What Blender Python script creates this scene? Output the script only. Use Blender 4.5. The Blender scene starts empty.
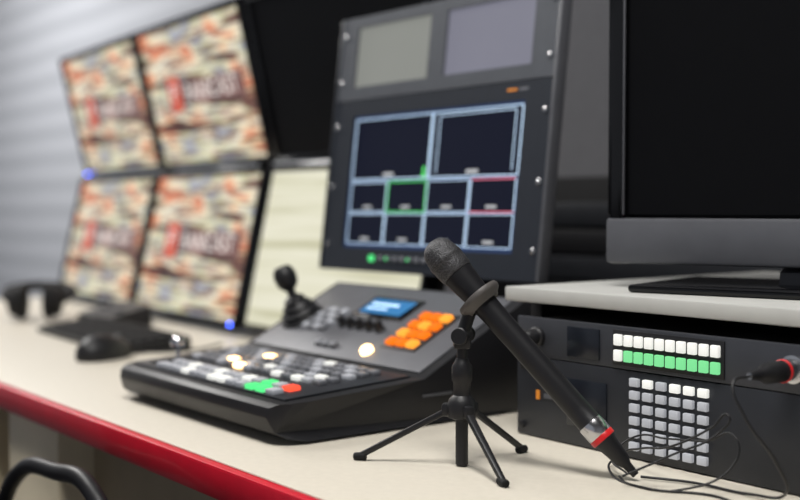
import bpy, bmesh, math
from mathutils import Vector, Matrix, Euler
D=math.radians
DZ=0.75   # desk top height
scene=bpy.context.scene
try:
    scene.view_settings.view_transform='Standard'
    scene.view_settings.look='None'
except Exception: pass

# ---------------- materials ----------------
def mat(name,col,rough=0.5,metal=0.0,emit=None,es=0.0,var=0.06,nscale=40,bump=0.0,bscale=300,coat=0.0,spec=0.5):
    m=bpy.data.materials.new(name); m.use_nodes=True
    nt=m.node_tree; b=nt.nodes['Principled BSDF']
    tc=nt.nodes.new('ShaderNodeTexCoord'); n=nt.nodes.new('ShaderNodeTexNoise')
    n.inputs['Scale'].default_value=nscale; n.inputs['Detail'].default_value=4
    nt.links.new(tc.outputs['Object'],n.inputs['Vector'])
    r=nt.nodes.new('ShaderNodeValToRGB')
    r.color_ramp.elements[0].position=0.3; r.color_ramp.elements[1].position=0.7
    r.color_ramp.elements[0].color=(*[c*(1-var) for c in col],1)
    r.color_ramp.elements[1].color=(*[min(1,c*(1+var)) for c in col],1)
    nt.links.new(n.outputs['Fac'],r.inputs['Fac']); nt.links.new(r.outputs['Color'],b.inputs['Base Color'])
    b.inputs['Roughness'].default_value=rough; b.inputs['Metallic'].default_value=metal
    b.inputs['Specular IOR Level'].default_value=spec
    b.inputs['Coat Weight'].default_value=coat
    if emit:
        b.inputs['Emission Color'].default_value=(*emit,1); b.inputs['Emission Strength'].default_value=es
    if bump>0:
        n2=nt.nodes.new('ShaderNodeTexNoise'); n2.inputs['Scale'].default_value=bscale
        nt.links.new(tc.outputs['Object'],n2.inputs['Vector'])
        bp=nt.nodes.new('ShaderNodeBump'); bp.inputs['Strength'].default_value=bump; bp.inputs['Distance'].default_value=0.001
        nt.links.new(n2.outputs['Fac'],bp.inputs['Height']); nt.links.new(bp.outputs['Normal'],b.inputs['Normal'])
    return m
def s2l(r,g,b):
    f=lambda c:(c/255/12.92) if c/255<=0.04045 else ((c/255+0.055)/1.055)**2.4
    return (f(r),f(g),f(b))

M={}
M['black']=mat('black_plastic',s2l(26,26,29),0.45,bump=0.15,spec=0.4)
M['blackmat']=mat('matt_black',s2l(20,20,22),0.7,bump=0.2,spec=0.3)
M['gloss']=mat('gloss_black',s2l(10,10,12),0.15,spec=0.4)
M['charcoal']=mat('charcoal_metal',s2l(46,48,53),0.42,0.3,bump=0.1)
M['rackface']=mat('rack_face_grey',s2l(62,64,70),0.42,0.3,bump=0.1)
M['deck']=mat('deck_grey',s2l(92,93,98),0.45,0.2,bump=0.1)
M['slate']=mat('slate_metal',s2l(84,87,93),0.4,0.2)
M['navy']=mat('monitor_frame',s2l(40,44,52),0.4,0.2)
M['silver']=mat('silver_metal',s2l(200,200,202),0.22,1.0)
M['chrome']=mat('chrome',s2l(225,225,228),0.08,1.0)
M['greyp']=mat('grey_plastic',s2l(84,85,90),0.4)
M['clip']=mat('clip_rubber',s2l(84,80,78),0.5)
M['red']=mat('red_edge',s2l(200,15,42),0.35,coat=0.3)
M['redring']=mat('red_ring',s2l(210,30,35),0.35)
M['desk']=mat('desk_laminate',s2l(207,200,186),0.42,var=0.03,nscale=120,bump=0.05)
M['ped']=mat('pedestal_laminate',s2l(240,226,196),0.5,var=0.04,nscale=20)
M['brown']=mat('modesty_laminate',s2l(175,158,130),0.5,var=0.06,nscale=20)
M['shelf']=mat('shelf_laminate',s2l(186,186,182),0.45,var=0.03)
M['carpet']=mat('floor_carpet',s2l(58,58,62),0.95,var=0.25,nscale=200,bump=0.5)
M['ceil']=mat('ceiling_paint',s2l(150,150,150),0.9,var=0.03)
M['wall_shade']=mat('wall_shade_grey',s2l(98,98,102),0.95,var=0.08,nscale=90,bump=0.3)  # darker grey that paints in the light falloff on the back wall
M['screenoff']=mat('screen_off',s2l(8,8,10),0.35,spec=0.15)
M['led']=mat('blue_led',(0.02,0.05,1),0.4,emit=(0.05,0.12,1),es=12)
M['cap']=mat('key_cap',s2l(170,172,178),0.4,emit=s2l(190,195,205),es=0.12)
M['capdim']=mat('key_cap_grey',s2l(118,120,126),0.4)
M['capw']=mat('key_white',s2l(190,190,186),0.4,emit=(1,1,0.95),es=0.6)
M['capg']=mat('key_green',s2l(10,70,25),0.6,emit=(0.10,0.85,0.25),es=1.2,spec=0.1)
M['capg2']=mat('key_pale_green',s2l(50,100,60),0.6,emit=(0.26,0.90,0.38),es=0.8,spec=0.1)
M['capr']=mat('key_red',s2l(110,15,8),0.6,emit=(1,0.10,0.05),es=1.3,spec=0.1)
M['capo']=mat('key_orange',s2l(90,30,4),0.6,emit=(1,0.20,0.01),es=1.1,spec=0.05)
M['capo2']=mat('key_orange_bright',s2l(90,45,6),0.6,emit=(1,0.36,0.04),es=1.4,spec=0.05)
M['capy']=mat('key_amber',s2l(255,200,120),0.4,emit=(1,0.62,0.28),es=7)
M['lcd']=mat('lcd_blue',s2l(10,30,60),0.5,emit=s2l(60,140,200),es=0.8,spec=0.1)
M['lcddark']=mat('lcd_dark',s2l(22,26,34),0.25)
M['line']=mat('video_line',(0.3,0.4,0.5),0.4,emit=s2l(190,215,240),es=1.15)
M['lineg']=mat('video_line_green',(0.05,0.3,0.1),0.4,emit=s2l(80,215,95),es=1.1)
M['liner']=mat('video_line_red',(0.3,0.05,0.08),0.4,emit=s2l(228,120,140),es=1.1)
M['mvbg']=mat('multiview_bg',s2l(10,14,26),0.3,emit=s2l(48,66,104),es=0.9,spec=0.2)
M['mvwin']=mat('multiview_window',s2l(8,9,16),0.3,emit=s2l(17,21,40),es=0.7,spec=0.2)
M['small1']=mat('preview_screen_a',s2l(50,50,50),0.3,emit=s2l(136,138,132),es=0.9,var=0.2,nscale=10)
M['small2']=mat('preview_screen_b',s2l(50,50,54),0.3,emit=s2l(122,122,136),es=0.9,var=0.2,nscale=10)
M['txt']=mat('label_white',s2l(150,150,150),0.5,emit=(0.8,0.85,0.9),es=0.35)
M['orangeink']=mat('orange_ink',s2l(210,130,40),0.5,emit=s2l(210,130,40),es=0.2)
M['vtxt']=mat('video_title',(0.3,0.3,0.3),0.4,emit=s2l(225,212,205),es=0.9)
M['lcdtxt']=mat('lcd_text',(0.6,0.8,1),0.4,emit=s2l(190,225,245),es=1)
M['vred']=mat('video_red',(0.2,0.05,0.03),0.4,emit=s2l(186,72,54),es=1.0)
M['lampm']=mat('lamp_diffuser',(1,1,1),0.5,emit=(1,0.97,0.92),es=2.0)
M['capkp']=mat('key_keypad',s2l(160,162,168),0.4,emit=s2l(215,218,225),es=0.26)

def screen_mat(name,cols,sx,sz,seed,detail=3,hue=None,hmix=0.5):
    m=bpy.data.materials.new(name); m.use_nodes=True; nt=m.node_tree; b=nt.nodes['Principled BSDF']
    tc=nt.nodes.new('ShaderNodeTexCoord'); L=nt.links.new
    def noise(sx,sz,seed,det,rot=6):
        mp=nt.nodes.new('ShaderNodeMapping')
        mp.inputs['Scale'].default_value=(sx,1,sz); mp.inputs['Location'].default_value=(seed,seed*1.7,seed*.3)
        mp.inputs['Rotation'].default_value=(0,D(rot),0)
        n=nt.nodes.new('ShaderNodeTexNoise'); n.inputs['Scale'].default_value=1; n.inputs['Detail'].default_value=det; n.inputs['Roughness'].default_value=0.6
        L(tc.outputs['Object'],mp.inputs['Vector']); L(mp.outputs['Vector'],n.inputs['Vector']); return n
    def ramp(cols):
        r=nt.nodes.new('ShaderNodeValToRGB'); cr=r.color_ramp
        while len(cr.elements)<len(cols): cr.elements.new(0.5)
        for e,(p,c) in zip(cr.elements,cols): e.position=p; e.color=(*s2l(*c),1)
        return r
    n=noise(sx,sz,seed,detail); r=ramp(cols); L(n.outputs['Fac'],r.inputs['Fac']); out=r.outputs['Color']
    if hue:
        n2=noise(8,20,seed+5,2,0); r2=ramp(hue); L(n2.outputs['Fac'],r2.inputs['Fac'])
        mx=nt.nodes.new('ShaderNodeMix'); mx.data_type='RGBA'; mx.blend_type='MULTIPLY'; mx.inputs['Factor'].default_value=hmix
        L(out,mx.inputs[6]); L(r2.outputs['Color'],mx.inputs[7]); out=mx.outputs[2]
    b.inputs['Base Color'].default_value=(0.02,0.02,0.02,1); b.inputs['Roughness'].default_value=0.3
    L(out,b.inputs['Emission Color']); b.inputs['Emission Strength'].default_value=1.05
    return m
M['video']=screen_mat('video_feed',[(0.34,(56,42,46)),(0.41,(122,76,66)),(0.45,(220,206,182)),(0.52,(250,245,230)),(0.56,(140,92,82)),(0.595,(230,220,206)),(0.70,(112,116,138))],2.6,30,2.3,3,
   [(0.36,(240,140,100)),(0.44,(255,238,210)),(0.52,(240,242,240)),(0.58,(215,220,185)),(0.66,(165,175,205))],0.9)
M['vdark']=screen_mat('video_dark_band',[(0.35,(66,46,48)),(0.5,(110,72,68)),(0.65,(150,118,112))],14,14,3.0)
M['doc']=screen_mat('document_page',[(0.3,(190,187,155)),(0.45,(218,215,190)),(0.6,(228,225,204)),(0.75,(204,200,168))],1.5,45,4.0)

def wall_mat():
    m=bpy.data.materials.new('slatted_wall'); m.use_nodes=True; nt=m.node_tree; b=nt.nodes['Principled BSDF']
    tc=nt.nodes.new('ShaderNodeTexCoord'); w=nt.nodes.new('ShaderNodeTexWave'); w.wave_type='BANDS'; w.bands_direction='Z'
    w.inputs['Scale'].default_value=2.6; w.inputs['Distortion'].default_value=0.4; w.inputs['Detail'].default_value=1
    r=nt.nodes.new('ShaderNodeValToRGB'); r.color_ramp.elements[0].color=(*s2l(156,159,166),1); r.color_ramp.elements[1].color=(*s2l(174,177,184),1)
    bp=nt.nodes.new('ShaderNodeBump'); bp.inputs['Strength'].default_value=0.1; bp.inputs['Distance'].default_value=0.01
    L=nt.links.new
    L(tc.outputs['Object'],w.inputs['Vector']); L(w.outputs['Fac'],r.inputs['Fac']); L(r.outputs['Color'],b.inputs['Base Color'])
    L(w.outputs['Fac'],bp.inputs['Height']); L(bp.outputs['Normal'],b.inputs['Normal']); b.inputs['Roughness'].default_value=0.8
    return m
M['wall']=wall_mat()

def grille_mat():
    m=bpy.data.materials.new('mic_grille'); m.use_nodes=True; nt=m.node_tree; b=nt.nodes['Principled BSDF']
    tc=nt.nodes.new('ShaderNodeTexCoord'); v=nt.nodes.new('ShaderNodeTexVoronoi'); v.inputs['Scale'].default_value=650
    r=nt.nodes.new('ShaderNodeValToRGB'); r.color_ramp.elements[0].color=(0.004,0.004,0.004,1); r.color_ramp.elements[1].color=(0.08,0.08,0.085,1); r.color_ramp.elements[1].position=0.6
    bp=nt.nodes.new('ShaderNodeBump'); bp.inputs['Strength'].default_value=0.9; bp.inputs['Distance'].default_value=0.0008
    L=nt.links.new
    L(tc.outputs['Object'],v.inputs['Vector']); L(v.outputs['Distance'],r.inputs['Fac']); L(r.outputs['Color'],b.inputs['Base Color'])
    L(v.outputs['Distance'],bp.inputs['Height']); L(bp.outputs['Normal'],b.inputs['Normal'])
    b.inputs['Roughness'].default_value=0.4; b.inputs['Metallic'].default_value=0.4
    return m
M['grille']=grille_mat()

# ---------------- mesh helpers ----------------
def link(o,parent=None):
    scene.collection.objects.link(o)
    if parent: o.parent=parent
    return o
def empty(name,loc=(0,0,0),rot=(0,0,0),parent=None):
    e=bpy.data.objects.new(name,None); e.location=loc; e.rotation_euler=[D(x) for x in rot]; e.empty_display_size=0.05
    return link(e,parent)
def fin(bm,name,m,parent,smooth=False,loc=(0,0,0),rot=(0,0,0)):
    me=bpy.data.meshes.new(name); bmesh.ops.recalc_face_normals(bm,faces=bm.faces[:]); bm.to_mesh(me); bm.free()
    if smooth:
        for p in me.polygons: p.use_smooth=True
        me.set_sharp_from_angle(angle=D(38))
    for mm in (m if isinstance(m,(list,tuple)) else [m]): me.materials.append(mm)
    o=bpy.data.objects.new(name,me); o.location=loc; o.rotation_euler=[D(x) for x in rot]
    return link(o,parent)
def addbox(bm,size,c,bevel=0.0,mi=0,seg=2):
    r=bmesh.ops.create_cube(bm,size=1.0); vs=r['verts']
    for v in vs: v.co=Vector((v.co.x*size[0]+c[0],v.co.y*size[1]+c[1],v.co.z*size[2]+c[2]))
    fs=set(f for v in vs for f in v.link_faces)
    for f in fs: f.material_index=mi
    if bevel>0:
        es=list(set(e for v in vs for e in v.link_edges))
        rb=bmesh.ops.bevel(bm,geom=es,offset=bevel,segments=seg,affect='EDGES',profile=0.5,material=-1)
        allf=set(f for bf in rb['faces'] for v in bf.verts for f in v.link_faces)
        for f in allf: f.material_index=mi
def box(name,size,c,m,parent=None,bevel=0.002,rot=(0,0,0)):
    bm=bmesh.new(); addbox(bm,size,(0,0,0),bevel)
    return fin(bm,name,m,parent,loc=c,rot=rot,smooth=True)
def boxes(name,items,mats,parent=None,loc=(0,0,0),rot=(0,0,0)):
    bm=bmesh.new()
    for s,c,b,mi in items: addbox(bm,s,c,b,mi)
    return fin(bm,name,mats,parent,loc=loc,rot=rot,smooth=True)
def lathe(name,prof,p0,axis,m,parent=None,seg=40):
    bm=bmesh.new(); rings=[]
    for p in prof:
        if p[0]<=1e-6: rings.append([bm.verts.new((0,0,p[1]))])
        else: rings.append([bm.verts.new((p[0]*math.cos(2*math.pi*i/seg),p[0]*math.sin(2*math.pi*i/seg),p[1])) for i in range(seg)])
    for k in range(len(rings)-1):
        A,B=rings[k],rings[k+1]; mi=prof[k][2] if len(prof[k])>2 else 0
        for i in range(seg):
            j=(i+1)%seg
            if len(A)==1 and len(B)==1: continue
            if len(A)==1: f=bm.faces.new((A[0],B[i],B[j]))
            elif len(B)==1: f=bm.faces.new((A[i],A[j],B[0]))
            else: f=bm.faces.new((A[i],A[j],B[j],B[i]))
            f.material_index=mi
    for R in (rings[0],rings[-1]):
        if len(R)>1: bm.faces.new(R)
    o=fin(bm,name,m,parent,smooth=True)
    q=Vector((0,0,1)).rotation_difference(Vector(axis).normalized())
    o.rotation_mode='QUATERNION'; o.rotation_quaternion=q; o.location=p0
    return o
def rod(name,p0,p1,r0,r1,m,parent=None,seg=24):
    p0=Vector(p0);p1=Vector(p1);L=(p1-p0).length; e=min(0.001,r0*.3,r1*.3)
    return lathe(name,[(r0-e,0),(r0,e),(r1,L-e),(r1-e,L)],p0,p1-p0,m,parent,seg)
def tube(name,pts,r,m,parent=None,cyc=False):
    cu=bpy.data.curves.new(name,'CURVE'); cu.dimensions='3D'; cu.bevel_depth=r; cu.bevel_resolution=4; cu.resolution_u=14
    sp=cu.splines.new('BEZIER'); sp.bezier_points.add(len(pts)-1)
    for bp,p in zip(sp.bezier_points,pts):
        bp.co=p; bp.handle_left_type='AUTO'; bp.handle_right_type='AUTO'
    sp.use_cyclic_u=cyc; cu.use_fill_caps=True; cu.materials.append(m)
    return link(bpy.data.objects.new(name,cu),parent)
def prism(name,prof,x0,x1,m,parent=None,bevel=0.004,seg=3,inset=None):
    bm=bmesh.new()
    ii=[(inset(y) if inset else 0) for y,z in prof]
    A=[bm.verts.new((x0+i,y,z)) for (y,z),i in zip(prof,ii)]; B=[bm.verts.new((x1-i,y,z)) for (y,z),i in zip(prof,ii)]
    n=len(prof); bm.faces.new(A); bm.faces.new(B[::-1])
    for i in range(n): bm.faces.new((A[i],B[i],B[(i+1)%n],A[(i+1)%n]))
    if inset: bmesh.ops.triangulate(bm,faces=[f for f in bm.faces if len(f.verts)>4])
    if bevel>0:
        es=[e for e in bm.edges if len(e.link_faces)==2 and e.calc_face_angle(0)>D(12)]
        bmesh.ops.bevel(bm,geom=es,offset=bevel,segments=seg,affect='EDGES',profile=0.5,clamp_overlap=True)
    return fin(bm,name,m,parent,smooth=True)
def text(name,s,size,loc,m,parent=None,rot=(90,0,0),align='CENTER'):
    cu=bpy.data.curves.new(name,'FONT'); cu.body=s; cu.size=size; cu.align_x=align; cu.align_y='CENTER'; cu.extrude=0.0002
    cu.materials.append(m); o=bpy.data.objects.new(name,cu); o.location=loc; o.rotation_euler=[D(x) for x in rot]
    return link(o,parent)

# ---------------- room ----------------
box('floor',(10,6,0.1),(-2.5,-0.2,-0.05),M['carpet'],bevel=0)
box('ceiling',(10,6,0.1),(-2.5,-0.2,2.75),M['ceil'],bevel=0)
box('wall_back',(10,0.1,2.7),(-2.5,1.95,1.35),M['wall'],bevel=0)
box('wall_left',(0.1,5.1,2.7),(-7.0,-0.65,1.35),M['wall'],bevel=0)
box('wall_right',(0.1,5.1,2.7),(2.0,-0.65,1.35),M['wall'],bevel=0)
boxes('baseboard_back',[((4.5,0.015,0.09),(0,0,0),0.003,0)],[M['greyp']],loc=(-4.6,1.89,0.045))
boxes('wall_shade_sheet',[((3.2,0.03,2.69),(0,0,0),0.006,0)],[M['wall_shade']],loc=(-0.7,1.884,1.346))  # added dark sheet imitating the dimmer right part of the wall

# ---------------- desk ----------------
desk=empty('control_desk',(0,0,0))
box('desk_top',(3.95,0.915,0.034),(-1.175,0.9925,DZ-0.017),M['desk'],desk,bevel=0.002)
box('red_edge_band',(3.95,0.014,0.034),(-1.175,0.528,DZ-0.017),M['red'],desk,bevel=0.004)
box('pedestal_side',(0.19,0.7,0.70),(-1.515,0.888,0.36),M['ped'],desk,bevel=0.003)
box('pedestal_left',(0.12,0.7,0.70),(-1.75,0.888,0.36),M['ped'],desk,bevel=0.003)
box('modesty_panel',(1.85,0.03,0.68),(-0.49,0.60,0.37),M['brown'],desk,bevel=0.002)
box('modesty_far',(1.2,0.03,0.68),(-2.45,1.3,0.37),M['brown'],desk,bevel=0.002)
box('leg_far',(0.05,0.7,0.70),(-3.08,0.95,0.36),M['ped'],desk,bevel=0.003)
box('leg_near',(0.05,0.7,0.70),(0.7,0.95,0.36),M['ped'],desk,bevel=0.003)

shelf=empty('raised_shelf',(0,0,DZ))
box('shelf_board',(1.435,0.50,0.016),(-0.1975,1.115,0.156),M['shelf'],shelf,bevel=0.002)
box('support_left',(0.018,0.45,0.148),(-0.905,1.13,0.074),M['blackmat'],shelf,bevel=0.001)
box('support_right',(0.018,0.45,0.148),(0.5,1.13,0.074),M['blackmat'],shelf,bevel=0.001)

# ---------------- video wall monitors ----------------
def video_monitor(loc,rz,tilt,kind,led=0):
    e=empty('video_monitor',loc,(tilt,0,rz)); w,h=0.552,0.335
    bz=0.015
    boxes('bezel',[((w,0.03,bz),(0,0.015,bz/2),0.003,0),((w,0.03,bz),(0,0.015,h-bz/2),0.003,0),
                   ((bz,0.03,h),(-w/2+bz/2,0.015,h/2),0.003,0),((bz,0.03,h),(w/2-bz/2,0.015,h/2),0.003,0)],[M['gloss']],e)
    box('back_shell',(w-0.02,0.03,h-0.02),(0,0.04,h/2),M['black'],e,bevel=0.008)
    box('back_hump',(w*0.5,0.025,h*0.5),(0,0.065,h/2),M['black'],e,bevel=0.008)
    sm={'video':M['video'],'doc':M['doc'],'off':M['screenoff']}[kind]
    box('screen',(w-2*bz,0.004,h-2*bz),(0,0.008,h/2),sm,e,bevel=0)
    if kind=='video':
        boxes('picture_band',[((0.31,0.001,0.052),(0.065,0.0052,0.170),0,0),((0.065,0.001,0.080),(-0.120,0.0045,0.172),0,1)],[M['vdark'],M['vred']],e)
        text('picture_title','RANICAST',0.056,(0.065,0.004,0.170),M['vtxt'],e)
        text('picture_letter','P',0.062,(-0.120,0.0035,0.172),M['vtxt'],e)
    if led:
        lathe('power_led',[(0.0035,0),(0.0035,0.002),(0,0.003)],(led*(w/2-0.02),0.0,bz/2),(0,-1,0),M['led'],e,16)
    return e
cols=[(-1.642,1.13,0),(-2.204,1.142,-3),(-2.768,1.176,-3.5)]
for i,(a,b,rz) in enumerate(cols):
    video_monitor((a-0.008,b+0.055,DZ+0.345),rz,13,'off' if i==0 else 'video',-1 if i==2 else 0)
    video_monitor((a,b-0.038,DZ+0.014),rz,-12.5,'doc' if i==0 else 'video',0 if i==0 else 1)
st=empty('monitor_wall_frame',(0,0,DZ))
for i,(a,b,rz) in enumerate(cols):
    rod('pole_%d'%i,(a,b+0.19,0),(a,b+0.19,0.62),0.018,0.018,M['blackmat'],st)
    box('foot_%d'%i,(0.22,0.12,0.012),(a,b+0.19,0.006),M['blackmat'],st)
    box('bracket_low_%d'%i,(0.1,0.06,0.1),(a,b+0.145,0.17),M['blackmat'],st)
    box('bracket_high_%d'%i,(0.1,0.06,0.1),(a,b+0.145,0.51),M['blackmat'],st)
rod('cross_bar',(-2.9,1.385,0.33),(-1.4,1.32,0.33),0.014,0.014,M['blackmat'],st)

# ---------------- multiview rack monitor ----------------
mvr=empty('multiview_monitor',(-1.246,1.004,DZ))
mv=empty('display_head',(0,0,0.157),(-7.0,0,2.0),mvr)
w=0.470; h=0.267
def frame(name,parent,x0,x1,z0,z1,holes,y,t,m):
    xs=sorted(set([x0,x1]+[v for hh in holes for v in hh[:2]])); zs=sorted(set([z0,z1]+[v for hh in holes for v in hh[2:]]))
    it=[]
    for i in range(len(xs)-1):
        for j in range(len(zs)-1):
            cx=(xs[i]+xs[i+1])/2; cz=(zs[j]+zs[j+1])/2
            if any(hh[0]<cx<hh[1] and hh[2]<cz<hh[3] for hh in holes): continue
            it.append(((xs[i+1]-xs[i],t,zs[j+1]-zs[j]),(cx,y,cz),0,0))
    return boxes(name,it,[m],parent)
sc=(-0.185,0.185,0.036,0.241)
frame('front_plate',mv,-w/2,w/2,0,h,[sc],0.003,0.006,M['navy'])
frame('preview_plate',mv,-w/2,w/2,h+0.0015,h+0.135,[(-0.195,-0.02,h+0.022,h+0.118),(0.015,0.19,h+0.022,h+0.118)],0.003,0.006,M['slate'])
box('plate_rim_left',(0.006,0.02,h+0.135),(-w/2-0.001,0.008,(h+0.135)/2),M['navy'],mv,bevel=0.002)
box('plate_rim_right',(0.006,0.02,h+0.135),(w/2+0.001,0.008,(h+0.135)/2),M['greyp'],mv,bevel=0.002)
box('back_case',(w-0.04,0.03,h-0.015),(0,0.025,h/2),M['black'],mv)
box('preview_case',(w-0.04,0.03,0.12),(0,0.025,h+0.068),M['black'],mv)
box('preview_screen_left',(0.175,0.003,0.096),(-0.1075,0.0055,h+0.07),M['small1'],mv,bevel=0)
box('preview_screen_right',(0.175,0.003,0.096),(0.1025,0.0055,h+0.07),M['small2'],mv,bevel=0)
box('screen',(0.370,0.003,0.205),(0,0.0060,0.1385),M['mvbg'],mv,bevel=0)
X0,X1,Z0,Z1=-0.180,0.180,0.041,0.236
yl=0.0038
its=[]
def win(x0,x1,z0,z1,mi,t=0.0012,fill=True,sides=True):
    if fill: its.append(((x1-x0,0.0006,z1-z0),((x0+x1)/2,0.0043,(z0+z1)/2),0,3))
    for k,(s,c) in enumerate([((x1-x0,0.0006,t),((x0+x1)/2,yl,z0)),((x1-x0,0.0006,t),((x0+x1)/2,yl,z1)),((t,0.0006,z1-z0),(x0,yl,(z0+z1)/2)),((t,0.0006,z1-z0),(x1,yl,(z0+z1)/2))]):
        its.append((s,c,0,mi if (sides or k<2) else 0))
zm=Z0+(Z1-Z0)*0.5
win(X0,-0.0016,zm+0.003,Z1,0,0.0016); win(0.0016,X1,zm+0.003,Z1,0,0.0016)
for x in (0.016,X1-0.012): its.append(((0.0011,0.0006,Z1-zm-0.016),(x,yl,(Z1+zm)/2+0.002),0,0))
its.append(((X1-0.028,0.0006,0.0011),((0.016+X1-0.012)/2,yl,Z1-0.005),0,0))
cw=(X1-X0)/4; rh=(zm-Z0)/2
for r in range(2):
    for c in range(4):
        mi=1 if (r==1 and c==1) else (2 if (r==1 and c==3) else 0)
        win(X0+c*cw+0.0016,X0+(c+1)*cw-0.0016,Z0+r*rh+0.0016,Z0+(r+1)*rh-0.0016,mi,0.0015 if mi else 0.0012,True,mi!=2)
        its.append(((0.020,0.0006,0.004),(X0+(c+.5)*cw,yl,Z0+r*rh+0.009),0,4))
its.append(((0.024,0.0006,0.005),((X0-0.003)/2,yl,zm+0.010),0,4)); its.append(((0.024,0.0006,0.005),((X1+0.003)/2,yl,zm+0.010),0,4))
its.append(((0.004,0.0006,0.014),(-0.010,yl-0.0003,zm+0.013),0,1)); its.append(((0.010,0.0006,0.003),(-0.010,yl-0.0003,zm+0.006),0,1))
boxes('multiview_picture',its,[M['line'],M['lineg'],M['liner'],M['mvwin'],M['txt']],mv)
for i in range(9):
    lathe('control_button_%d'%i,[(0.0042,0),(0.0042,0.003),(0.003,0.004),(0,0.004)],(-0.085+i*0.0165,0,0.020),(0,-1,0),M['capdim'],mv,16)
    if i in (1,4): lathe('button_lamp_%d'%i,[(0.002,0),(0.002,0.001),(0,0.001)],(-0.085+i*0.0165,-0.004,0.020),(0,-1,0),M['capg'],mv,12)
lathe('green_lamp_left',[(0.005,0),(0.005,0.004),(0,0.005)],(-0.106,0,0.020),(0,-1,0),M['capg'],mv,16)
lathe('green_lamp_right',[(0.005,0),(0.005,0.004),(0,0.005)],(0.086,0,0.020),(0,-1,0),M['capg'],mv,16)
boxes('orange_mark',[((0.018,0.0006,0.003),(0.160,-0.0003,h-0.011),0,0)],[M['orangeink']],mv)
boxes('white_mark',[((0.016,0.0006,0.003),(0.182,-0.0003,h-0.011),0,0)],[M['capdim']],mv)
for z in (0.04,0.13,0.225,h+0.03,h+0.105):
    for sx in (-1,1):
        lathe('rack_screw',[(0.004,0),(0.004,0.002),(0.002,0.003),(0,0.003)],(sx*(w/2-0.011),0,z),(0,-1,0),M['silver'],mv,14)
box('neck_plate',(0.12,0.02,0.12),(0,0.048,0.14),M['blackmat'],mv)
rod('pole',(0,0.125,0),(0,0.125,0.33),0.017,0.017,M['blackmat'],mvr)
lathe('base',[(0.085,0),(0.085,0.008),(0.03,0.014),(0.02,0.03)],(0,0.125,0),(0,0,1),M['blackmat'],mvr)
box('arm',(0.05,0.07,0.04),(0,0.095,0.30),M['blackmat'],mvr)

# ---------------- big monitor right ----------------
big=empty('desktop_monitor',(-0.839,0.955,DZ+0.190),(0,0,16))
W,H=0.64,0.43
box('screen_glass',(W-0.03,0.004,H-0.075),(W/2,0.004,0.055+(H-0.075)/2),M['screenoff'],big,bevel=0)
boxes('bezel',[((0.020,0.03,H),(0.010,0.012,H/2),0.003,0),((0.020,0.03,H),(W-0.010,0.012,H/2),0.003,0),((W,0.03,0.018),(W/2,0.012,H-0.009),0.003,0)],[M['gloss']],big)
box('chin',(W+0.006,0.034,0.050),(W/2,0.011,0.026),M['greyp'],big,bevel=0.004)
box('bezel_trim',(0.002,0.003,H-0.06),(0.018,-0.004,0.055+(H-0.06)/2),M['deck'],big,bevel=0.0005)
box('side_trim',(0.003,0.026,H-0.06),(-0.001,0.012,0.055+(H-0.06)/2),M['gloss'],big,bevel=0.001)
box('back_case',(W-0.02,0.03,H-0.02),(W/2,0.035,H/2),M['black'],big,bevel=0.008)
prism('neck',[(0.012,-0.021),(0.06,-0.021),(0.07,0.15),(0.045,0.15),(0.03,0.0),(0.016,-0.005)],W/2-0.135,W/2+0.135,M['greyp'],big,bevel=0.002)
box('stand_base',(0.53,0.19,0.008),(W/2,0.02,-0.0217),M['gloss'],big,bevel=0.0035)

# ---------------- rack units ----------------
RX0=-0.894; RW=0.483; RB=0.865
ru=empty('video_router_unit',(RX0,RB,DZ))
def rx(a): return a-RX0
box('face',(RW,0.006,0.0875),(RW/2,0.003,0.0450),M['charcoal'],ru,bevel=0.0012)
box('chassis',(RW-0.045,0.30,0.084),(RW/2,0.156,0.0450),M['blackmat'],ru,bevel=0.001)
gx0,gx1=rx(-0.733),rx(-0.634)
it=[]
n=6
for i in range(n):
    for j in range(n):
        x=gx0+(i+.5)*(gx1-gx0)/n; z=0.0845-(j+.5)*0.0128
        it.append((((gx1-gx0)/n*0.66,0.005,0.0084),(x,-0.002,z),0.001,1 if (j==0 and i in (1,3,4,5)) else 0))
boxes('button_grid',it,[M['capkp'],M['capw']],ru)
box('display',(0.055,0.002,0.05),(rx(-0.79),-0.0005,0.047),M['lcddark'],ru,bevel=0.0005)
boxes('logo_mark',[((0.005,0.001,0.010),(0.033,-0.0005,0.048),0,0),((0.035,0.001,0.005),(0.060,-0.0005,0.048),0,1)],[M['orangeink'],M['greyp']],ru)
box('foot_left',(0.03,0.03,0.003),(0.04,0.05,0.0015),M['blackmat'],ru,bevel=0); box('foot_right',(0.03,0.03,0.003),(RW-0.04,0.05,0.0015),M['blackmat'],ru,bevel=0)
for x in (0.009,RW-0.009):
    for z in (0.012,0.078): lathe('rack_bolt',[(0.004,0),(0.004,0.002),(0.002,0.003),(0,0.003)],(x,0,z),(0,-1,0),M['black'],ru,14)

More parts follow.
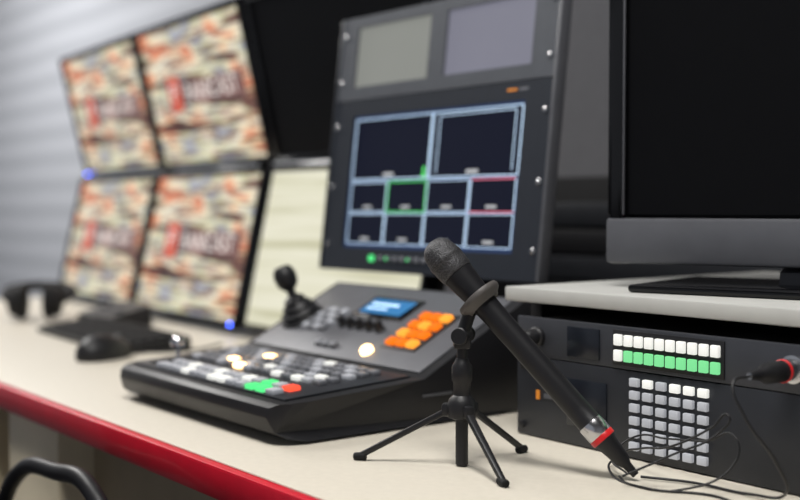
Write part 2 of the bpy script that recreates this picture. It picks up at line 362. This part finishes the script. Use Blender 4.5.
tu=empty('video_switcher_unit',(RX0,RB,DZ+0.0895))
box('face',(RW,0.006,0.043),(RW/2,0.003,0.0215),M['rackface'],tu,bevel=0.0012)
box('chassis',(RW-0.045,0.28,0.040),(RW/2,0.146,0.0215),M['blackmat'],tu,bevel=0.001)
gx0,gx1=rx(-0.752),rx(-0.622)
box('button_bezel',(gx1-gx0+0.004,0.002,0.036),((gx0+gx1)/2,-0.0005,0.0215),M['black'],tu,bevel=0.0005)
it=[]
for i in range(10):
    for j in range(2):
        x=gx0+(i+.5)*(gx1-gx0)/10
        mi=0 if j==0 else 1
        if j==1 and i==0: mi=0
        it.append(((0.0092,0.005,0.0112),(x,-0.003,0.0295-j*0.0158),0.001,mi))
boxes('source_buttons',it,[M['capw'],M['capg2']],tu)
lathe('headset_knob',[(0.011,0),(0.011,0.004),(0.009,0.006),(0.0085,0.018),(0.007,0.020),(0,0.020)],(rx(-0.862),0,0.022),(0,-1,0),M['black'],tu)
boxes('small_display',[((0.045,0.002,0.032),(rx(-0.795),-0.0005,0.0215),0.0005,0)],[M['lcddark']],tu)
lathe('xlr_socket',[(0.0125,0),(0.0125,0.003),(0.010,0.0035)],(rx(-0.549),0,0.0215),(0,-1,0),M['silver'],tu)

# ---------------- plug + cables ----------------
pl=empty('xlr_cable',(-0.549,RB-0.0035,DZ+0.111))
lathe('plug',[(0.0095,0,0),(0.0095,0.012,0),(0.0102,0.0125,1),(0.0102,0.0145,1),(0.0095,0.015,2),(0.0088,0.038,2),(0.006,0.042,2),(0.0042,0.054,2),(0.003,0.062,2)],(0,0,0),(0,-1,0),[M['silver'],M['redring'],M['black']],pl)
tube('cord',[(0,-0.06,0),(-0.004,-0.078,-0.004),(0.008,-0.08,-0.03),(0.022,-0.055,-0.07),(0.018,-0.035,-0.100),(-0.02,-0.03,-0.1085),(-0.075,-0.035,-0.1085),(-0.120,-0.055,-0.1085)],0.0013,M['black'],pl)

wire=empty('thin_wire_loop',(-0.66,0.80,DZ))
tube('wire_a',[(0.0,-0.03,0.010),(0.03,0.0,0.03),(0.068,0.02,0.055),(0.075,0.022,0.070),(0.06,0.02,0.058),(0.02,0.015,0.035),(-0.03,0.03,0.022),(-0.06,0.035,0.010),(-0.04,0.0,0.002),(0.02,-0.02,0.0015),(0.07,0.005,0.0015),(0.10,0.0,0.0015)],0.0011,M['black'],wire)
tube('wire_b',[(-0.02,0.0,0.004),(-0.055,0.02,0.012),(-0.05,0.045,0.028),(-0.01,0.045,0.033),(0.04,0.04,0.040),(0.072,0.035,0.050),(0.078,0.03,0.03),(0.04,-0.01,0.0015),(0.0,-0.02,0.0015),(-0.025,-0.005,0.0015)],0.0010,M['black'],wire)

# ---------------- microphone ----------------
T=Vector((-0.675,0.794,DZ+0.014)); Hd=Vector((-0.8325,0.705,DZ+0.203)); ax=(Hd-T).normalized()
mic=empty('handheld_microphone',T)
prof=[(0.0035,-0.012,0),(0.0045,0,0),(0.0075,0.006,0),(0.0100,0.026,0),(0.0118,0.030,0),(0.0118,0.0305,1),(0.0124,0.031,1),(0.0124,0.0355,1),(0.0121,0.036,2),(0.0124,0.0365,2),(0.0124,0.050,2),(0.0118,0.051,0),
 (0.0116,0.07,0),(0.0116,0.15,0),(0.0122,0.19,0),(0.0135,0.215,0),(0.0155,0.236,0),(0.0160,0.240,0)]
lathe('body',prof,(0,0,0),ax,[M['black'],M['redring'],M['silver']],mic,56)
gp=[(0.0160,0.2405),(0.0172,0.243),(0.0176,0.25),(0.0178,0.2565),(0.0182,0.257),(0.0182,0.2605),(0.0176,0.261)]
for k in range(1,10):
    t=k/9*math.pi/2; gp.append((0.0172*math.cos(t)**0.75 if k<9 else 0,0.263+0.0185*math.sin(t)))
lathe('grille',gp,(0,0,0),ax,M['grille'],mic,56)

# ---------------- tripod ----------------
tc=Vector((-0.812,0.711,DZ)); tp=empty('mic_tripod',tc)
rod('centre_tube',(0,0,0.001),(0,0,0.075),0.0062,0.0062,M['black'],tp)
lathe('hub',[(0.008,0.046),(0.0135,0.048),(0.0145,0.052),(0.0145,0.060),(0.0125,0.066),(0.0085,0.070),(0.0085,0.082),(0.0100,0.084),(0.0100,0.098),(0.0075,0.102),(0.0060,0.106)],(0,0,0),(0,0,1),M['black'],tp)
rod('upper_post',(0,0,0.10),(0,0,0.128),0.005,0.005,M['black'],tp)
box('yoke_base',(0.017,0.014,0.014),(0,0,0.122),M['black'],tp,bevel=0.003,rot=(0,0,52))
for k,(ang,R) in enumerate([(52+166,0.104),(52+292,0.088),(52+42,0.088)]):
    dx,dy=math.cos(D(ang)),math.sin(D(ang))
    root=Vector((dx*0.011,dy*0.011,0.056)); foot=Vector((dx*R,dy*R,0.0045))
    d=foot-root; L=d.length
    bm=bmesh.new(); addbox(bm,(L,0.0085,0.0060),(L/2,0,0),0.002)
    for v in bm.verts:
        f=1-0.35*v.co.x/L; v.co.y*=f
    o=fin(bm,'leg_%d'%k,M['black'],tp,smooth=True); o.rotation_mode='QUATERNION'
    o.rotation_quaternion=d.to_track_quat('X','Z'); o.location=root
    box('leg_joint_%d'%k,(0.014,0.010,0.013),(dx*0.013,dy*0.013,0.055),M['black'],tp,bevel=0.003,rot=(0,0,ang))
    rod('foot_%d'%k,foot-Vector((dx*.007,dy*.007,0.0)),foot+Vector((dx*.006,dy*.006,-0.0008)),0.0044,0.0038,M['blackmat'],tp)
C=T+ax*0.2065-tc
lathe('clip_ring',[(0.0138,-0.006),(0.0165,-0.007),(0.0185,-0.004),(0.0225,-0.001),(0.0235,0.002),(0.0225,0.005),(0.0185,0.006),(0.0150,0.006)],C,ax,M['clip'],tp,48)
side=ax.cross(Vector((0,0,1))).normalized()
dn=side.cross(ax).normalized()
if dn.z>0: dn=-dn
rod('clip_stem',C+dn*0.014,Vector((0,0,0.128)),0.0065,0.0065,M['black'],tp)
rod('hinge_bolt',Vector((0,0,0.128))-side*0.010,Vector((0,0,0.128))+side*0.010,0.0085,0.0085,M['black'],tp)
lathe('wing_nut',[(0.004,0.010),(0.008,0.011),(0.008,0.017),(0.005,0.018)],Vector((0,0,0.128)),side*1,M['blackmat'],tp)
tube('clip_spring_wire',[C+dn*0.016+side*0.006,C+dn*0.022+side*0.018,Vector((0,0,0.135))+side*0.022,Vector((0,0,0.12))+side*0.012],0.0007,M['silver'],tp)

# ---------------- switcher_panel ----------------
PX0=-1.398; PW=0.412; PY=0.606
sp=empty('vision_mixer_panel',(PX0,PY,DZ))
def zlow(y): return 0.043+y*0.06
def zst(y): return 0.055+(y-0.20)*0.512
prof=[(0.040,0.003),(0.020,0.006),(0.008,0.014),(0.001,0.030),(0.003,0.0405),(0.012,0.0445),(0.025,0.0455),(0.045,0.0465),(0.20,0.0555),(0.365,0.140),(0.380,0.137),(0.374,0.06),(0.35,0.003)]
prism('body',prof,0,PW,M['black'],sp,bevel=0.003,seg=2,inset=lambda y: 0.022*(max(0,1-y/0.045))**2)
box('base_pad_front',(PW-0.06,0.05,0.006),(PW/2,0.08,0.003),M['blackmat'],sp,bevel=0.001)
box('base_pad_back',(PW-0.06,0.05,0.006),(PW/2,0.31,0.003),M['blackmat'],sp,bevel=0.001)
tl=math.degrees(math.atan(0.0567)); ts=math.degrees(math.atan(0.512))
box('front_plate',(PW-0.036,0.172,0.003),(PW/2-0.002,0.109,zlow(0.109)+0.0018),M['charcoal'],sp,bevel=0.001,rot=(tl,0,0))
box('rear_plate',(PW-0.030,0.172,0.003),(PW/2-0.002,0.283,zst(0.283)+0.0012),M['deck'],sp,bevel=0.001,rot=(ts,0,0))
def keys(name,cells,tilt,origin,mats):
    it=[((w_,h_,0.006),(x,y,0.004),0.0012,mi) for x,y,w_,h_,mi in cells]
    return boxes(name,it,mats,sp,loc=origin,rot=(tilt,0,0))
km=[M['cap'],M['capg'],M['capr'],M['capy'],M['capdim'],M['capw'],M['capo'],M['capo2']]
c=[]
for r,y in enumerate((0.034,0.056)):
    for i in range(13):
        x=0.085+i*0.0225
        mi=0
        if r==0 and i in (11,10): mi=1
        if r==1 and i in (12,): mi=2
        if r==1 and i==10: mi=1
        if r==0 and i in (3,6,7): mi=5
        if r==1 and i in (2,5,8): mi=5
        c.append((x,y,0.0160,0.0150,mi))
keys('bus_keys',c,tl,(0,0,zlow(0)+0.002),km)
c=[]
for r,y in enumerate((0.095,0.113,0.136,0.154,0.172)):
    for i in range(14):
        x=0.060+i*0.0225; mi=4 if (i+r)%3 else 0
        if (r,i) in ((1,3),(3,4),(0,5)): mi=3
        if (r,i) in ((4,9),(0,9),(1,7),(0,11),(1,12)): mi=5
        c.append((x,y,0.0155,0.011,mi))
keys('effects_keys',c,tl,(0,0,zlow(0)+0.002),km)
so=(0,0.20,zst(0.20)+0.0015)
def V(y): return (y-0.20)/math.cos(D(ts))
nrm=Vector((0,-math.sin(D(ts)),math.cos(D(ts)))); ty=Vector((0,math.cos(D(ts)),math.sin(D(ts))))
o=box('macro_recess',(0.068,0.086,0.002),(0,0,0),M['black'],sp,bevel=0.0005,rot=(ts,0,0)); o.location=Vector((0.3135,0,0.002))+Vector(so)+ty*(V(0.247)+0.031)
c=[]
for i in range(3):
    for j in range(4):
        c.append((0.293+i*0.0205,V(0.247)+j*0.0205,0.0155,0.0130,7 if (i*2+j)%3==1 else 6))
o=keys('macro_keys',c,ts,so,km); o.location=Vector(so)+nrm*0.0015
c=[]
for i in range(4):
    for j in range(4):
        c.append((0.083+i*0.014,V(0.255)+j*0.014,0.011,0.0105,4 if (i+j)%2 else 0))
for i in range(3): c.append((0.16+i*0.017,V(0.225),0.012,0.010,4))
keys('keypad',c,ts,so,km)
boxes('lcd_display',[((0.108,0.050,0.004),(0.198,V(0.312),0.002),0.001,0),((0.090,0.034,0.004),(0.198,V(0.312),0.003),0,1),((0.06,0.004,0.0004),(0.19,V(0.312)+0.004,0.0054),0,2),((0.045,0.003,0.0004),(0.183,V(0.312)-0.007,0.0054),0,2)],[M['gloss'],M['lcd'],M['lcdtxt']],sp,loc=so,rot=(ts,0,0))
for i in range(5):
    p=Vector((0.155+i*0.021,0,0))+Vector(so)+ty*V(0.268)
    lathe('knob_%d'%i,[(0.0075,0),(0.0075,0.003),(0.006,0.004),(0.0055,0.014),(0.0045,0.0155),(0,0.0155)],p,nrm,M['black'],sp,24)
p=Vector((0.268,0,0))+Vector(so)+ty*V(0.225)
lathe('lit_knob',[(0.0085,0),(0.0085,0.006),(0.006,0.009),(0,0.010)],p,nrm,M['capy'],sp,24)
p=Vector((0.045,0,0))+Vector(so)+ty*V(0.272)
lathe('joystick_boot',[(0.032,0),(0.032,0.004),(0.026,0.008),(0.028,0.013),(0.021,0.018),(0.022,0.022),(0.015,0.028),(0.0155,0.032),(0.007,0.038)],p,nrm,M['black'],sp)
q=p+nrm*0.034; jd=Vector((-0.35,-0.25,1)).normalized()
lathe('joystick_grip',[(0.0065,0),(0.0065,0.012),(0.0115,0.016),(0.0155,0.022),(0.0168,0.034),(0.0145,0.043),(0.010,0.048),(0,0.049)],q,jd,M['black'],sp)
box('lever_slot',(0.016,0.085,0.003),(0.052,0.075,zlow(0.075)+0.0035),M['blackmat'],sp,bevel=0.001,rot=(tl,0,0))
p=Vector((0.060,0.066,zlow(0.066)+0.002))
rod('lever_stem',p,p+Vector((-0.004,0.002,0.022)),0.0028,0.0024,M['chrome'],sp)
lathe('lever_ball',[(0,-0.010)]+[(0.010*math.cos(D(t)),0.010*math.sin(D(t))) for t in range(-75,90,15)]+[(0,0.010)],p+Vector((-0.005,0.002,0.025)),(0,0,1),M['chrome'],sp)
boxes('side_label',[((0.0006,0.045,0.003),(PW+0.0002,0.22,0.036),0,0)],[M['greyp']],sp)

# ---------------- things at far left of the desk ----------------
kb=empty('keyboard',(-2.02,0.87,DZ),(0,0,-3))
prism('case',[(-0.07,0.001),(-0.072,0.010),(0.068,0.024),(0.07,0.001)],-0.22,0.22,M['black'],kb,bevel=0.002)
it=[]
for r in range(6):
    for i in range(20):
        it.append(((0.0165,0.0165,0.006),(-0.20+i*0.0211,-0.055+r*0.0205,0.014+r*0.0021),0.0015,0))
boxes('keys',it,[M['blackmat']],kb)
mo=empty('computer_mouse',(-1.775,0.755,DZ),(0,0,20))
bm=bmesh.new(); bmesh.ops.create_uvsphere(bm,u_segments=32,v_segments=20,radius=1)
for v in bm.verts:
    x,y,z=v.co
    v.co=Vector((x*0.032*(1-0.08*y),y*0.056,max(z,-0.25)*0.032*(1-0.2*y)+0.009))
fin(bm,'shell',M['black'],mo,smooth=True)
lathe('wheel',[(0.004,-0.003),(0.006,-0.002),(0.006,0.002),(0.004,0.003)],(0,0.030,0.033),(1,0,0),M['greyp'],mo,20)
tube('cord',[(0,0.054,0.01),(0.01,0.09,0.003),(0.06,0.14,0.003),(0.05,0.24,0.003)],0.002,M['black'],mo)

hp=empty('headphones',(-2.50,0.90,DZ),(0,0,60))
for sx in (-1,1):
    lathe('ear_cushion_%d'%(sx+1),[(0.02,0),(0.036,0.002),(0.042,0.010),(0.038,0.020),(0.034,0.022),(0.034,0.032),(0.026,0.040),(0,0.042)],(sx*0.018,0,0.0422),(sx,0,0),M['blackmat'],hp,32)
tube('headband',[(-0.054,0,0.045),(-0.072,0.03,0.055),(-0.065,0.08,0.065),(0,0.12,0.07),(0.065,0.08,0.065),(0.072,0.03,0.055),(0.054,0,0.045)],0.011,M['blackmat'],hp)
ib=empty('intercom_box',(-2.30,1.00,DZ),(0,0,-4))
prism('case',[(-0.05,0.0),(-0.05,0.02),(0.05,0.045),(0.055,0.0)],-0.09,0.09,M['black'],ib,bevel=0.003)
boxes('buttons',[((0.018,0.014,0.006),(-0.06+i*0.028,0,0.034),0.001,0) for i in range(5)],[M['greyp']],ib)

# ---------------- cabinet behind ----------------
ec=empty('equipment_cabinet',(-1.22,1.67,0))
boxes('body',[((0.85,0.36,1.06),(0,0,0.53),0.004,0)],[M['blackmat']],ec)
boxes('front_units',[((0.80,0.012,0.042),(0,-0.184,0.80+i*0.048),0.002,i%2) for i in range(5)],[M['charcoal'],M['black']],ec)

# ---------------- chair ----------------
ch=empty('office_chair',(-1.26,0.18,0),(0,0,0))
box('seat',(0.46,0.46,0.08),(0.02,0,0.46),M['blackmat'],ch,bevel=0.03)
box('backrest',(0.06,0.42,0.48),(-0.27,0,0.80),M['blackmat'],ch,bevel=0.028,rot=(0,-6,0))
box('back_bracket',(0.03,0.08,0.22),(-0.255,0,0.53),M['black'],ch,bevel=0.006)
rod('gas_post',(0.02,0,0.10),(0.02,0,0.43),0.028,0.022,M['black'],ch)
for k in range(5):
    a=D(72*k+20); c1=Vector((0.02,0,0.11)); c2=Vector((0.02+0.28*math.cos(a),0.28*math.sin(a),0.075))
    rod('base_leg_%d'%k,c1,c2,0.022,0.014,M['black'],ch)
    lathe('caster_%d'%k,[(0.02,-0.012),(0.028,-0.008),(0.028,0.008),(0.02,0.012)],(c2.x,c2.y,0.028),(-math.sin(a),math.cos(a),0),M['blackmat'],ch,24)
for s in (-1,1):
    tube('arm_%d'%(s+1),[(0.10,s*0.20,0.44),(0.17,s*0.27,0.50),(0.18,s*0.285,0.65),(0.13,s*0.285,0.700),(0.03,s*0.285,0.702),(-0.10,s*0.285,0.675),(-0.16,s*0.28,0.60),(-0.12,s*0.24,0.46)],0.010,M['black'],ch)

# ---------------- lights ----------------
def area(name,loc,sx,sy,e,col,rot=(0,0,0)):
    l=bpy.data.lights.new(name,'AREA'); l.shape='RECTANGLE'; l.size=sx; l.size_y=sy; l.energy=e; l.color=col
    o=bpy.data.objects.new(name,l); o.location=loc; o.rotation_euler=[D(x) for x in rot]; link(o)
for i,(x,y,e) in enumerate([(-0.5,0.2,43),(-2.6,0.1,22),(-4.7,0.7,76)]):
    lp=empty('ceiling_light',(x,y,2.69))
    boxes('housing',[((1.22,0.62,0.02),(0,0,0),0.004,0),((1.14,0.54,0.004),(0,0,-0.012),0,1)],[M['greyp'],M['lampm']],lp)
    area('ceiling_area_%d'%i,(x,y,2.66),1.1,0.5,e,(1,0.98,0.95))
wd=bpy.data.worlds.new('World'); scene.world=wd; wd.use_nodes=True
wd.node_tree.nodes['Background'].inputs[0].default_value=(0.85,0.9,1,1); wd.node_tree.nodes['Background'].inputs[1].default_value=0.34

# ---------------- camera ----------------
cam=bpy.data.cameras.new('camera'); co=bpy.data.objects.new('camera',cam); link(co)
co.location=(0,0,1.0); co.rotation_euler=(D(90-2.06),0,D(52)); cam.lens=50; cam.sensor_width=36
cam.clip_start=0.05
cam.dof.use_dof=True; cam.dof.focus_distance=1.07; cam.dof.aperture_fstop=2.7; cam.dof.aperture_blades=0
scene.camera=co
